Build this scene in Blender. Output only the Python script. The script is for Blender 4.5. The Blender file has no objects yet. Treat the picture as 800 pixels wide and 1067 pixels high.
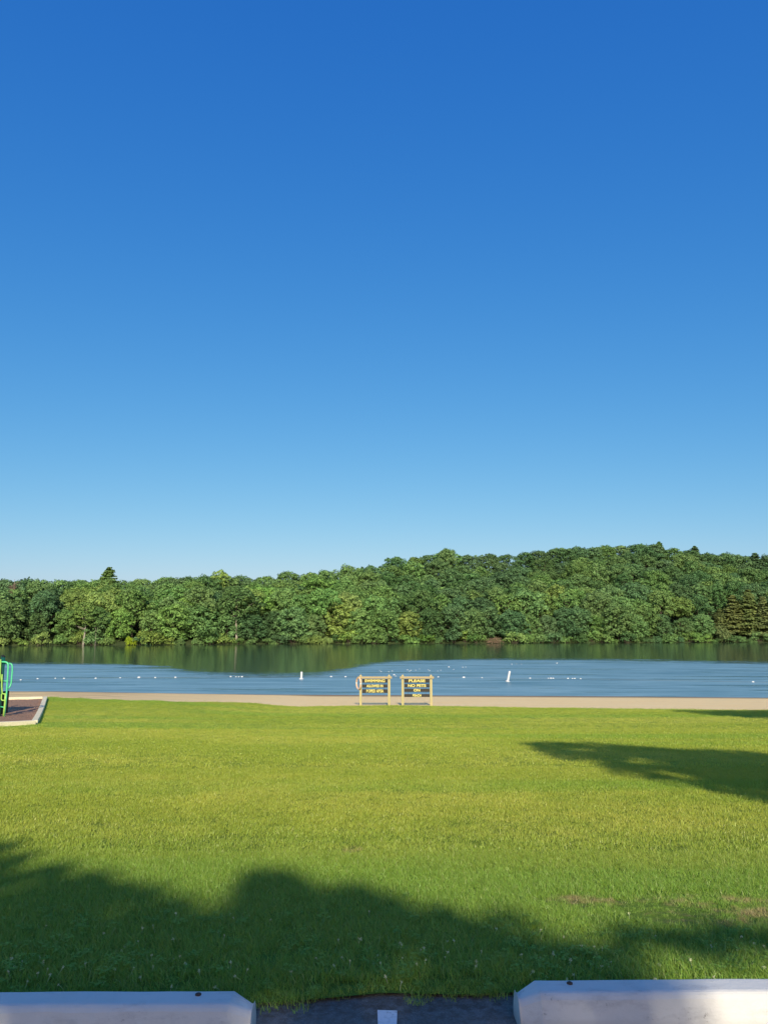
import bpy, math, random
import numpy as np
from mathutils import Vector, Matrix, Euler

R = random.Random(11)
NR = np.random.default_rng(11)
PI = math.pi
scene = bpy.context.scene
COL = scene.collection

# ------------------------------------------------------------------ camera numbers
CAM_H, PITCH, F = 1.55, math.radians(8.8), 790.0      # F in pixels of an 800 x 1067 frame
SUN_EL, SUN_AZ = math.radians(27.5), math.radians(3.0)  # azimuth: sun behind the camera, turned to its right
SUND = Vector((-math.sin(SUN_AZ) * math.cos(SUN_EL), math.cos(SUN_AZ) * math.cos(SUN_EL), -math.sin(SUN_EL)))  # travel direction

def ray(px, py):
    u, v = (px - 400) / F, (533.5 - py) / F
    c, s = math.cos(PITCH), math.sin(PITCH)
    return Vector((u, c - v * s, s + v * c)).normalized()

WATER_Z = -3.65

def on_plane(px, py, z=WATER_Z):
    d = ray(px, py)
    t = (z - CAM_H) / d.z
    return Vector((d.x * t, d.y * t, z))

def sstep(a, b, x):
    t = min(1, max(0, (x - a) / (b - a)))
    return t * t * (3 - 2 * t)

LAWN_Y0 = 3.65

def z_lawn(x, y):
    t = max(0.0, (y - LAWN_Y0) / 45.3)
    zc = 3.16 * t ** 0.90
    k = 0.35
    m = 2.02 + 0.004 * max(0, y - 29)
    h = min(1, max(0, 0.5 + 0.5 * (m - zc) / k))
    zl = m * (1 - h) + zc * h - k * h * (1 - h)
    w = sstep(-4.5, -13, x)
    und = 0.04 * math.sin(x * 0.21 + 1.0) * math.sin(y * 0.17) * sstep(5, 14, y)
    return 0.015 - (zc * (1 - w) + zl * w) + und

def on_ground(px, py, fn=z_lawn):
    d = ray(px, py)
    o = Vector((0, 0, CAM_H))
    lo, hi = 1.0, 130.0
    f = lambda t: o.z + d.z * t - fn(d.x * t, d.y * t)
    t = lo
    while t < hi and f(t) > 0:
        t += 0.2
    a, b = t - 0.2, t
    for _ in range(30):
        m = (a + b) / 2
        if f(m) > 0: a = m
        else: b = m
    p = o + d * a
    return Vector((p.x, p.y, fn(p.x, p.y)))

EDGE = [on_ground(px, py) for px, py in
        [(-60, 730.5), (0, 729.5), (45, 726.5), (90, 727.5), (135, 730), (200, 731.5), (270, 733), (400, 735), (530, 737), (660, 738.6), (800, 740)]]
SHORE = [on_plane(px, py) for px, py in
         [(-80, 720), (0, 720.3), (60, 720.5), (110, 721.3), (180, 722.4), (270, 723.6), (400, 724.3), (530, 725), (660, 725.8), (800, 727), (900, 728)]]

def interp(pts, x):
    return float(np.interp(x, [p.x for p in pts], [p.y for p in pts]))
y_edge = lambda x: interp(EDGE, x) + 0.18 * math.sin(x * 1.3) + 0.12 * math.sin(x * 3.1 + 1)
y_shore = lambda x: interp(SHORE, x)

def z_beach(x, y):
    ye, ys = y_edge(x), y_shore(x)
    t = (y - ye) / (ys - ye)
    z0 = z_lawn(x, ye) - 0.02
    if t <= 1:
        return z0 + (WATER_Z - z0) * max(0, t) ** 0.95
    return WATER_Z - 0.07 * (y - ys)

# ------------------------------------------------------------------ object helpers
def tag(o, label=None, cat=None, group=None, kind=None):
    if label: o['label'] = label
    if cat: o['category'] = cat
    if group: o['group'] = group
    if kind: o['kind'] = kind
    return o

def link(name, me, mat=None, parent=None):
    o = bpy.data.objects.new(name, me)
    COL.objects.link(o)
    if mat is not None:
        me.materials.clear(); me.materials.append(mat)
    if parent: o.parent = parent
    return o

def empty(name, loc=(0, 0, 0), rz=0):
    o = bpy.data.objects.new(name, None)
    COL.objects.link(o)
    o.location = loc; o.rotation_euler = (0, 0, rz)
    o.empty_display_size = 0.2
    return o

class MB:
    def __init__(s): s.v, s.f, s.sm = [], [], []
    def add(s, vs, fs, smooth=False):
        b = len(s.v)
        s.v += [tuple(v) for v in vs]
        s.f += [tuple(i + b for i in f) for f in fs]
        s.sm += [smooth] * len(fs)
    def box(s, c, d, rot=None):
        c = Vector(c); h = Vector(d) / 2
        vs = [Vector((x * h.x, y * h.y, z * h.z)) for x in (-1, 1) for y in (-1, 1) for z in (-1, 1)]
        if rot: vs = [rot @ v for v in vs]
        s.add([v + c for v in vs], [(0, 1, 3, 2), (4, 6, 7, 5), (0, 4, 5, 1), (2, 3, 7, 6), (0, 2, 6, 4), (1, 5, 7, 3)])
    def tube(s, pts, rad, n=8, cap=True):
        pts = [Vector(p) for p in pts]
        if not hasattr(rad, '__len__'): rad = [rad] * len(pts)
        rings = []
        up = Vector((0.13, 0.2, 1)).normalized()
        for i, p in enumerate(pts):
            d = (pts[min(i + 1, len(pts) - 1)] - pts[max(i - 1, 0)]).normalized()
            a = d.cross(up)
            if a.length < 1e-3: a = d.cross(Vector((1, 0, 0)))
            a.normalize(); b = d.cross(a)
            rings.append([p + (a * math.cos(2 * PI * k / n) + b * math.sin(2 * PI * k / n)) * rad[i] for k in range(n)])
        vs = [v for r in rings for v in r]
        fs = [(i * n + k, i * n + (k + 1) % n, (i + 1) * n + (k + 1) % n, (i + 1) * n + k) for i in range(len(pts) - 1) for k in range(n)]
        if cap:
            fs += [tuple(range(n))[::-1], tuple((len(pts) - 1) * n + k for k in range(n))]
        s.add(vs, fs, True)
    def lathe(s, prof, n=16):
        vs = [(r * math.cos(2 * PI * k / n), r * math.sin(2 * PI * k / n), z) for r, z in prof for k in range(n)]
        fs = [(i * n + k, i * n + (k + 1) % n, (i + 1) * n + (k + 1) % n, (i + 1) * n + k) for i in range(len(prof) - 1) for k in range(n)]
        fs += [tuple(range(n))[::-1], tuple((len(prof) - 1) * n + k for k in range(n))]
        s.add(vs, fs, True)
    def mesh(s, name):
        me = bpy.data.meshes.new(name)
        me.from_pydata(s.v, [], s.f)
        me.polygons.foreach_set('use_smooth', s.sm)
        me.update()
        return me
    def build(s, name, mat, parent=None, bevel=0):
        o = link(name, s.mesh(name), mat, parent)
        if bevel:
            m = o.modifiers.new('Bevel', 'BEVEL'); m.width = bevel; m.segments = 2; m.limit_method = 'ANGLE'
        return o

def np_mesh(name, verts, quads):
    me = bpy.data.meshes.new(name)
    nv, nf = len(verts), len(quads)
    k = quads.shape[1]
    me.vertices.add(nv); me.vertices.foreach_set('co', verts.astype(np.float32).ravel())
    me.loops.add(nf * k); me.loops.foreach_set('vertex_index', quads.astype(np.int32).ravel())
    me.polygons.add(nf); me.polygons.foreach_set('loop_start', np.arange(0, nf * k, k, dtype=np.int32))
    me.update(calc_edges=True); me.validate()
    return me

def grid_mesh(name, xs, ys_fn, nt, zfn):
    """strip mesh: for each x a column of nt points between ys_fn(x) = (y0, y1)"""
    vs, fs = [], []
    for x in xs:
        a, b = ys_fn(x)
        for j in range(nt):
            t = j / (nt - 1)
            y = a + (b - a) * t
            vs.append((x, y, zfn(x, y)))
    for i in range(len(xs) - 1):
        for j in range(nt - 1):
            fs.append((i * nt + j, (i + 1) * nt + j, (i + 1) * nt + j + 1, i * nt + j + 1))
    me = bpy.data.meshes.new(name)
    me.from_pydata(vs, [], fs)
    me.polygons.foreach_set('use_smooth', [True] * len(fs))
    me.update()
    return me

# ------------------------------------------------------------------ materials
class NT:
    def __init__(s, name):
        s.m = bpy.data.materials.new(name); s.m.use_nodes = True
        s.t = s.m.node_tree; s.t.nodes.clear()
        s.out = s.n('ShaderNodeOutputMaterial')
    def n(s, typ, **kw):
        nd = s.t.nodes.new(typ)
        for k, v in kw.items(): setattr(nd, k, v)
        return nd
    def l(s, a, b): s.t.links.new(a, b)
    def val(s, sock, v):
        if hasattr(v, 'is_output') or hasattr(v, 'links'): s.l(v, sock)
        else: sock.default_value = v
    def math(s, op, a, b=0.0, clamp=False):
        nd = s.n('ShaderNodeMath', operation=op); nd.use_clamp = clamp
        s.val(nd.inputs[0], a); s.val(nd.inputs[1], b)
        return nd.outputs[0]
    def mix(s, fac, a, b, blend='MIX'):
        nd = s.n('ShaderNodeMix', data_type='RGBA', blend_type=blend)
        s.val(nd.inputs[0], fac); s.val(nd.inputs[6], a); s.val(nd.inputs[7], b)
        return nd.outputs[2]
    def pos(s): return s.n('ShaderNodeNewGeometry').outputs['Position']
    def noise(s, vec, scale, detail=3, rough=0.55, stretch=None):
        if stretch:
            mp = s.n('ShaderNodeMapping'); mp.inputs['Scale'].default_value = stretch
            s.l(vec, mp.inputs['Vector']); vec = mp.outputs[0]
        nd = s.n('ShaderNodeTexNoise'); nd.inputs['Scale'].default_value = scale
        nd.inputs['Detail'].default_value = detail; nd.inputs['Roughness'].default_value = rough
        s.l(vec, nd.inputs['Vector'])
        return nd.outputs['Fac']
    def ramp(s, fac, stops):
        nd = s.n('ShaderNodeValToRGB')
        el = nd.color_ramp.elements
        while len(el) < len(stops): el.new(0.5)
        for e, (p, c) in zip(el, stops):
            e.position = p; e.color = c if len(c) == 4 else (*c, 1)
        s.l(fac, nd.inputs['Fac'])
        return nd.outputs['Color']
    def rng(s, v, a, b, c=0.0, d=1.0, smooth=False):
        nd = s.n('ShaderNodeMapRange'); nd.interpolation_type = 'SMOOTHSTEP' if smooth else 'LINEAR'
        s.val(nd.inputs[0], v); nd.inputs[1].default_value = a; nd.inputs[2].default_value = b
        nd.inputs[3].default_value = c; nd.inputs[4].default_value = d
        return nd.outputs[0]
    def bump(s, h, strength, dist):
        nd = s.n('ShaderNodeBump'); nd.inputs['Strength'].default_value = strength; nd.inputs['Distance'].default_value = dist
        s.l(h, nd.inputs['Height'])
        return nd.outputs[0]
    def princ(s, col, rough=0.6, spec=0.3, normal=None, **kw):
        p = s.n('ShaderNodeBsdfPrincipled')
        s.val(p.inputs['Base Color'], col); s.val(p.inputs['Roughness'], rough)
        s.val(p.inputs['Specular IOR Level'], spec)
        for k, v in kw.items(): s.val(p.inputs[k], v)
        if normal is not None: s.l(normal, p.inputs['Normal'])
        s.l(p.outputs[0], s.out.inputs[0])
        return s.m

def C(r, g, b): return (r, g, b, 1)

def weathered(name, c1, c2, scale=6, rough=0.6, spec=0.3, bump=0.15, stretch=None):
    t = NT(name); co = t.n('ShaderNodeTexCoord').outputs['Object']
    f = t.noise(co, scale, 6, 0.65, stretch)
    f = t.rng(f, 0.3, 0.7)
    g = t.noise(co, scale * 8, 3, 0.6)
    col = t.mix(f, c1, c2)
    col = t.mix(t.rng(g, 0.35, 0.75, 0, 0.35), col, tuple(x * 0.55 for x in c1[:3]) + (1,))
    return t.princ(col, rough, spec, t.bump(g, bump, 0.01))

def grass_colour(t):
    """greens of the lawn by place: broad patches, mower bands, a few scorched patches"""
    p = t.pos()
    broad = t.noise(p, 0.11, 4, 0.6, (0.8, 1.6, 1))
    fine = t.noise(p, 1.3, 5, 0.7)
    col = t.mix(t.rng(broad, 0.36, 0.64, smooth=True), C(0.395, 0.465, 0.048), C(0.565, 0.560, 0.088))
    col = t.mix(t.rng(fine, 0.3, 0.75), col, C(0.340, 0.425, 0.045))
    band = t.noise(p, 1.0, 3, 0.5, (0.035, 0.33, 1))
    col = t.mix(t.rng(band, 0.50, 0.62, 0, 0.55, True), col, C(0.255, 0.430, 0.045))
    sx = t.n('ShaderNodeSeparateXYZ'); t.l(p, sx.inputs[0])
    # strip that is greener (clover) by the parking lot
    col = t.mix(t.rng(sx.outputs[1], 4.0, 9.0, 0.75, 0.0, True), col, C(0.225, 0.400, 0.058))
    # scorched patches
    dry = None
    pn = t.noise(p, 4.0, 5, 0.75)
    for (px, py, rx, ry) in [(735, 948, 0.55, 0.42), (600, 940, 0.20, 0.16), (690, 952, 0.2, 0.16), (367, 887, 0.10, 0.16), (790, 942, 0.2, 0.16), (640, 942, 0.12, 0.14)]:
        g = on_ground(px, py)
        dx = t.math('DIVIDE', t.math('SUBTRACT', sx.outputs[0], g.x), rx)
        dy = t.math('DIVIDE', t.math('SUBTRACT', sx.outputs[1], g.y), ry)
        r2 = t.math('ADD', t.math('MULTIPLY', dx, dx), t.math('MULTIPLY', dy, dy))
        m = t.math('SUBTRACT', 1.0, r2, True)
        dry = m if dry is None else t.math('MAXIMUM', dry, m)
    dryf = t.math('MULTIPLY', t.rng(pn, 0.46, 0.58), t.rng(dry, 0.0, 0.6, 0, 0.75))
    return t.mix(dryf, col, C(0.50, 0.35, 0.18)), p, dryf

def mat_lawn():
    t = NT('lawn_turf')
    col, p, dry = grass_colour(t)
    n1 = t.noise(p, 14, 4, 0.8, (1.0, 0.6, 1))
    n2 = t.noise(p, 55, 3, 0.8)
    col = t.mix(t.rng(n1, 0.35, 0.65, 0, 0.3), col, C(0.20, 0.28, 0.03))
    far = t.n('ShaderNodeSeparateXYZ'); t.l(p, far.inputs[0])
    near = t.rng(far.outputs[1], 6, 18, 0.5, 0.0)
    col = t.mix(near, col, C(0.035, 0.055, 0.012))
    h = t.math('ADD', n1, t.math('MULTIPLY', n2, 0.5))
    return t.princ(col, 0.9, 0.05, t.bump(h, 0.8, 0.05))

def mat_blade():
    t = NT('grass_blade')
    col, p, dry = grass_colour(t)
    rnd = t.n('ShaderNodeNewGeometry').outputs['Random Per Island']
    hsv = t.n('ShaderNodeHueSaturation')
    t.l(t.rng(rnd, 0, 1, 0.485, 0.515), hsv.inputs['Hue'])
    t.l(t.rng(rnd, 0, 1, 0.78, 1.24), hsv.inputs['Value'])
    t.l(col, hsv.inputs['Color'])
    c = hsv.outputs[0]
    # the occasional straw-coloured blade
    c = t.mix(t.math('MULTIPLY', t.math('GREATER_THAN', rnd, 0.95), 0.5), c, C(0.40, 0.33, 0.13))
    d = t.n('ShaderNodeBsdfDiffuse'); t.l(c, d.inputs[0])
    tr = t.n('ShaderNodeBsdfTranslucent'); t.l(c, tr.inputs[0])
    gl = t.n('ShaderNodeBsdfGlossy'); gl.inputs['Roughness'].default_value = 0.45; gl.inputs[0].default_value = C(1, 1, 1)
    m = t.n('ShaderNodeMixShader'); m.inputs[0].default_value = 0.28
    t.l(d.outputs[0], m.inputs[1]); t.l(tr.outputs[0], m.inputs[2])
    m2 = t.n('ShaderNodeMixShader'); m2.inputs[0].default_value = 0.03
    t.l(m.outputs[0], m2.inputs[1]); t.l(gl.outputs[0], m2.inputs[2])
    t.l(m2.outputs[0], t.out.inputs[0])
    return t.m

def mat_leaf(name, trans=0.13, patch=0.30):
    t = NT(name)
    oi = t.n('ShaderNodeObjectInfo')
    rnd = t.n('ShaderNodeNewGeometry').outputs['Random Per Island']
    p = t.pos()
    n = t.noise(p, patch, 4, 0.6)
    hsv = t.n('ShaderNodeHueSaturation')
    t.l(t.rng(n, 0.3, 0.7, 0.515, 0.488), hsv.inputs['Hue'])
    v = t.math('MULTIPLY', t.rng(rnd, 0, 1, 0.6, 1.45), t.rng(n, 0.3, 0.7, 0.8, 1.2))
    t.l(v, hsv.inputs['Value']); t.l(oi.outputs['Color'], hsv.inputs['Color'])
    d = t.n('ShaderNodeBsdfDiffuse'); t.l(hsv.outputs[0], d.inputs[0])
    tr = t.n('ShaderNodeBsdfTranslucent'); t.l(hsv.outputs[0], tr.inputs[0])
    m = t.n('ShaderNodeMixShader'); m.inputs[0].default_value = trans
    t.l(d.outputs[0], m.inputs[1]); t.l(tr.outputs[0], m.inputs[2])
    t.l(m.outputs[0], t.out.inputs[0])
    return t.m

def mat_water():
    t = NT('lake_water')
    p = t.pos(); sx = t.n('ShaderNodeSeparateXYZ'); t.l(p, sx.inputs[0])
    x, y = sx.outputs[0], sx.outputs[1]
    # wind line: near water is rippled, far water lies calm under the wooded bank
    pts = [on_plane(px, py) for px, py in [(-100, 691), (0, 692), (110, 693), (170, 697), (230, 703), (300, 704), (350, 700), (380, 694), (430, 689), (520, 687.5), (650, 688), (800, 691), (900, 692)]]
    x0, x1, y0, y1 = -80.0, 80.0, 70.0, 150.0
    fc = t.n('ShaderNodeFloatCurve'); cv = fc.mapping.curves[0]
    pp = sorted([((q.x / q.y * 100 - x0) / (x1 - x0), (q.y - y0) / (y1 - y0)) for q in pts])
    while len(cv.points) < len(pp): cv.points.new(0.5, 0.5)
    for c, q in zip(cv.points, pp): c.location = (min(1, max(0, q[0])), min(1, max(0, q[1])))
    fc.mapping.update()
    ang = t.math('MULTIPLY', t.math('DIVIDE', x, t.math('MAXIMUM', y, 20.0)), 100.0)
    t.l(t.rng(ang, x0, x1), fc.inputs['Value'])
    yb = t.rng(fc.outputs[0], 0, 1, y0, y1)
    streak = t.noise(p, 1.0, 5, 0.65, (0.035, 0.16, 1))
    fine = t.noise(p, 1.0, 5, 0.75, (0.35, 1.0, 1))
    warp = t.math('ADD', t.math('MULTIPLY', t.math('SUBTRACT', streak, 0.5), 34.0), t.math('MULTIPLY', t.math('SUBTRACT', fine, 0.5), 34.0))
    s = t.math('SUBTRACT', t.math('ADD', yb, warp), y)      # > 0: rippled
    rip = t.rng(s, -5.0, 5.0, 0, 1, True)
    # calm dark streaks drifting through the rippled part
    st2 = t.noise(p, 1.0, 4, 0.6, (0.045, 0.40, 1))
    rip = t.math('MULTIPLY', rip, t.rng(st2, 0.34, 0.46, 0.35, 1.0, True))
    w1 = t.noise(p, 1.0, 4, 0.6, (0.9, 2.2, 1))
    w2 = t.noise(p, 1.0, 3, 0.6, (0.15, 0.5, 1))
    hgt = t.math('ADD', t.math('MULTIPLY', w1, 0.05), t.math('MULTIPLY', w2, 0.10))
    hgt = t.math('MULTIPLY', hgt, t.rng(rip, 0, 1, 0.10, 1.0))
    nb = t.bump(hgt, 1.0, 0.85)
    rough = t.rng(rip, 0, 1, 0.10, 0.42)
    col = t.mix(rip, C(0.030, 0.062, 0.030), t.mix(t.rng(t.noise(p, 1.0, 5, 0.75, (0.10, 0.9, 1)), 0.36, 0.64), C(0.105, 0.220, 0.240), C(0.285, 0.455, 0.480)))  # green bank reflection and pale ripple light painted into the base colour
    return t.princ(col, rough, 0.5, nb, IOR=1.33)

def mat_sand():
    t = NT('beach_sand'); p = t.pos()
    n1 = t.noise(p, 0.5, 4, 0.6, (0.5, 1.5, 1)); n2 = t.noise(p, 2.6, 5, 0.75)
    col = t.mix(t.rng(n1, 0.3, 0.7), C(0.97, 0.69, 0.32), C(0.98, 0.73, 0.37))
    col = t.mix(t.rng(n2, 0.4, 0.8, 0, 0.3), col, C(0.66, 0.47, 0.27))
    sx = t.n('ShaderNodeSeparateXYZ'); t.l(p, sx.inputs[0])
    wet = t.rng(sx.outputs[2], WATER_Z + 0.05, WATER_Z + 0.15, 1, 0)
    col = t.mix(wet, col, C(0.30, 0.21, 0.12))
    # trodden, leaf-littered sand on the left of the beach
    lf = t.math('MULTIPLY', t.rng(sx.outputs[0], -8, -20), t.rng(n1, 0.35, 0.6))
    col = t.mix(t.math('MULTIPLY', lf, 0.6), col, C(0.46, 0.30, 0.14))
    return t.princ(col, 0.9, 0.1, t.bump(n2, 0.8, 0.10))

def mat_asphalt():
    t = NT('asphalt'); p = t.pos()
    a = t.noise(p, 130, 3, 0.8); b = t.noise(p, 1.6, 5, 0.65); c = t.noise(p, 22, 4, 0.7)
    v = t.n('ShaderNodeTexVoronoi'); v.inputs['Scale'].default_value = 170; t.l(p, v.inputs['Vector'])
    col = t.mix(t.rng(b, 0.3, 0.7), C(0.135, 0.132, 0.125), C(0.21, 0.20, 0.185))
    col = t.mix(t.rng(a, 0.5, 0.72, 0, 0.8), col, C(0.36, 0.34, 0.31))
    sx = t.n('ShaderNodeSeparateXYZ'); t.l(p, sx.inputs[0])
    dirt = t.math('MULTIPLY', t.rng(sx.outputs[1], 3.15, 3.40), t.rng(c, 0.4, 0.6))
    col = t.mix(t.math('MULTIPLY', dirt, 0.8), col, C(0.10, 0.075, 0.05))
    return t.princ(col, 0.85, 0.25, t.bump(v.outputs['Distance'], 0.7, 0.006))

def mat_paint(name, base, worn):
    t = NT(name); p = t.pos()
    a = t.noise(p, 35, 5, 0.75); b = t.noise(p, 5, 5, 0.7)
    m = t.math('MULTIPLY', t.rng(a, 0.52, 0.66), t.rng(b, 0.35, 0.65))
    col = t.mix(m, base, worn)
    return t.princ(col, 0.7, 0.3, t.bump(a, 0.4, 0.004))

def mat_stop():
    t = NT('painted_concrete')
    p = t.n('ShaderNodeTexCoord').outputs['Object']
    a = t.noise(p, 60, 5, 0.75); b = t.noise(p, 3.5, 5, 0.7); c = t.noise(p, 11, 6, 0.75, (0.35, 1, 1))
    col = t.mix(t.rng(b, 0.3, 0.7), C(0.60, 0.59, 0.54), C(0.68, 0.66, 0.61))
    col = t.mix(t.rng(c, 0.50, 0.70, 0, 0.65), col, C(0.40, 0.385, 0.355))
    chip = t.math('MULTIPLY', t.rng(a, 0.60, 0.66), t.rng(c, 0.52, 0.60))
    col = t.mix(t.math('MULTIPLY', chip, 0.85), col, C(0.16, 0.145, 0.125))
    sx = t.n('ShaderNodeSeparateXYZ'); t.l(p, sx.inputs[0])
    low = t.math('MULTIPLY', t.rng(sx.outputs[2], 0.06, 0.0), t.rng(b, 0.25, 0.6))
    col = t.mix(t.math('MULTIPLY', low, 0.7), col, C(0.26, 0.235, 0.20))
    return t.princ(col, 0.6, 0.35, t.bump(t.math('ADD', a, t.math('MULTIPLY', c, 2.0)), 0.35, 0.006))

def mat_bark(name, c1, c2):
    t = NT(name); co = t.n('ShaderNodeTexCoord').outputs['Object']
    n = t.noise(co, 2.5, 5, 0.7, (1, 1, 0.25))
    return t.princ(t.mix(t.rng(n, 0.35, 0.65), c1, c2), 0.9, 0.1, t.bump(n, 0.6, 0.05))

def mat_mulch():
    t = NT('wood_mulch'); p = t.pos()
    v = t.n('ShaderNodeTexVoronoi'); v.inputs['Scale'].default_value = 14; t.l(p, v.inputs['Vector'])
    n = t.noise(p, 3, 4, 0.7)
    col = t.mix(t.rng(v.outputs['Distance'], 0, 0.6), C(0.52, 0.31, 0.20), C(0.33, 0.19, 0.12))
    col = t.mix(t.rng(n, 0.4, 0.7, 0, 0.5), col, C(0.46, 0.31, 0.22))
    return t.princ(col, 0.95, 0.05, t.bump(v.outputs['Distance'], 1.0, 0.05))

def mat_hill():
    t = NT('forest_floor'); p = t.pos()
    n = t.noise(p, 0.4, 4, 0.7)
    return t.princ(t.mix(n, C(0.045, 0.065, 0.028), C(0.080, 0.105, 0.042)), 1.0, 0.0)

M = dict(
    lawn=mat_lawn(), blade=mat_blade(), leaf=mat_leaf('tree_leaf'), needle=mat_leaf('conifer_needle', 0.1, 0.5),
    water=mat_water(), sand=mat_sand(), asphalt=mat_asphalt(), stop=mat_stop(), mulch=mat_mulch(), hill=mat_hill(),
    line=mat_paint('parking_paint', C(0.72, 0.72, 0.72), C(0.12, 0.12, 0.12)),
    bark=mat_bark('bark', C(0.07, 0.055, 0.04), C(0.16, 0.13, 0.10)),
    pale_bark=mat_bark('pale_bark', C(0.45, 0.42, 0.34), C(0.26, 0.23, 0.18)),
    dead=mat_bark('dead_wood', C(0.30, 0.22, 0.16), C(0.20, 0.14, 0.10)),
    post=weathered('post_wood', C(0.46, 0.39, 0.18), C(0.55, 0.48, 0.25), 5, 0.7, 0.2, 0.2, (6, 6, 0.6)),
    rail=weathered('rail_wood', C(0.42, 0.32, 0.17), C(0.50, 0.40, 0.23), 5, 0.7, 0.2, 0.2, (0.6, 6, 6)),
    board=weathered('board_stain', C(0.030, 0.026, 0.020), C(0.055, 0.046, 0.032), 5, 0.6, 0.3, 0.2, (0.5, 5, 5)),
    letter=weathered('letter_paint', C(0.78, 0.68, 0.24), C(0.70, 0.60, 0.18), 9, 0.55, 0.3, 0.1),
    timber=weathered('border_timber', C(0.90, 0.80, 0.54), C(0.78, 0.68, 0.45), 3, 0.85, 0.1, 0.3),
    buoy=weathered('buoy_plastic', C(0.72, 0.72, 0.70), C(0.64, 0.64, 0.62), 4, 0.4, 0.4, 0.02),
    orange=weathered('orange_band', C(0.75, 0.20, 0.03), C(0.65, 0.17, 0.03), 4, 0.5, 0.4, 0.02),
    ring=weathered('ring_canvas', C(0.78, 0.50, 0.33), C(0.80, 0.58, 0.42), 6, 0.6, 0.3, 0.05),
    rope=weathered('rope_fibre', C(0.20, 0.21, 0.19), C(0.12, 0.13, 0.12), 20, 0.8, 0.1, 0.2),
    dgreen=weathered('dark_green_steel', C(0.006, 0.080, 0.055), C(0.008, 0.105, 0.075), 5, 0.35, 0.5, 0.02),
    lgreen=weathered('light_green_steel', C(0.09, 0.62, 0.28), C(0.12, 0.68, 0.33), 5, 0.35, 0.5, 0.02),
    ygreen=weathered('lime_steel', C(0.34, 0.62, 0.10), C(0.40, 0.66, 0.14), 5, 0.35, 0.5, 0.02),
    dark=weathered('dark_rubber', C(0.012, 0.013, 0.014), C(0.02, 0.02, 0.02), 8, 0.6, 0.3, 0.05),
    flower=weathered('clover_bloom', C(0.74, 0.76, 0.46), C(0.60, 0.64, 0.34), 40, 0.8, 0.1, 0.1),
    steel=weathered('pin_steel', C(0.05, 0.035, 0.028), C(0.09, 0.06, 0.045), 30, 0.7, 0.3, 0.1),
    tan=weathered('dry_brush', C(0.36, 0.25, 0.17), C(0.28, 0.20, 0.13), 3, 0.9, 0.05, 0.1),
)

# ------------------------------------------------------------------ setting
me = grid_mesh('asphalt_lot', np.linspace(-60, 60, 61), lambda x: (-40, 3.63), 30, lambda x, y: 0.0)
tag(link('parking_lot', me, M['asphalt']), kind='structure')

def lawn_edge(x): return 3.49 + 0.05 * math.sin(x * 2.3) + 0.03 * math.sin(x * 6.1 + 2)
xs = np.concatenate([np.linspace(-120, -30, 31)[:-1], np.linspace(-30, 30, 181), np.linspace(30, 120, 31)[1:]])
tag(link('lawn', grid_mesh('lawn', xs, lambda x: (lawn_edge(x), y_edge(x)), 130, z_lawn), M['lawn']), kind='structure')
tag(link('beach', grid_mesh('beach', xs, lambda x: (y_edge(x) - 0.8, y_shore(x) + 25), 80,
     lambda x, y: z_beach(x, y) if y > y_edge(x) else z_lawn(x, y) - 0.02 - 0.1 * (y_edge(x) - y)), M['sand']), kind='structure')

FAR = sorted([on_plane(px, py) for px, py in [(-150, 673.8), (0, 673.0), (130, 672.3), (270, 671.2), (400, 670.6), (530, 670.2), (660, 669.8), (800, 669.4), (950, 669.2)]], key=lambda p: p.x)
def y_far(x): return interp(FAR, x) + 1.6 * math.sin(x * 0.11) + 0.9 * math.sin(x * 0.31 + 1)
SKY = [(-200, 606), (0, 603), (60, 601), (100, 600), (140, 601), (200, 600), (230, 598), (265, 597), (300, 595), (340, 589), (400, 585), (440, 584), (465, 577), (490, 581),
       (540, 578), (600, 571), (650, 567.5), (680, 566.5), (705, 567), (740, 573), (780, 579), (810, 578), (1000, 580)]
def sky_py(px): return float(np.interp(px, [a for a, b in SKY], [b for a, b in SKY]))
def depth_of(px): return float(np.interp(px, [0, 300, 500, 800], [52, 60, 78, 92]))      # how deep the rows of trees go
def px_of(x, y): return 400 + F * x / (y * math.cos(PITCH) + 0)
def top_z(x, y): return CAM_H + (655.8 - sky_py(px_of(x, y))) / F * y * 1.0
def hill_z(x, y):
    s = y - y_far(x)
    px = px_of(x, y); D = depth_of(px)
    zt = top_z(x, y_far(x) + D) - 17.0
    t = min(1, max(0, s / D))
    base = WATER_Z - 0.3 + 1.2 * min(1, max(0, s / 3))
    return base + (zt - base) * (t ** 1.15) + min(7.5, .5 * max(0, s - D + 8))

xs2 = np.linspace(-330, 330, 111)
tag(link('wooded_hill', grid_mesh('wooded_hill', xs2, lambda x: (y_far(x) - 6, y_far(x) + 420), 120,
     lambda x, y: hill_z(x, y) if y > y_far(x) else WATER_Z - 0.3 - 0.2 * (y_far(x) - y)), M['hill']), kind='structure')
me = bpy.data.meshes.new('lake')
me.from_pydata([(-600, 40, WATER_Z), (600, 40, WATER_Z), (600, 420, WATER_Z), (-600, 420, WATER_Z)], [], [(0, 1, 2, 3)])
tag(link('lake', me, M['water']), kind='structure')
# ground sheet that carries the country out to the horizon
me = bpy.data.meshes.new('terrain')
me.from_pydata([(-3000, -3000, -9), (3000, -3000, -9), (3000, 4000, -9), (-3000, 4000, -9)], [], [(0, 1, 2, 3)])
tag(link('terrain', me, M['hill']), kind='structure')

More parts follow.
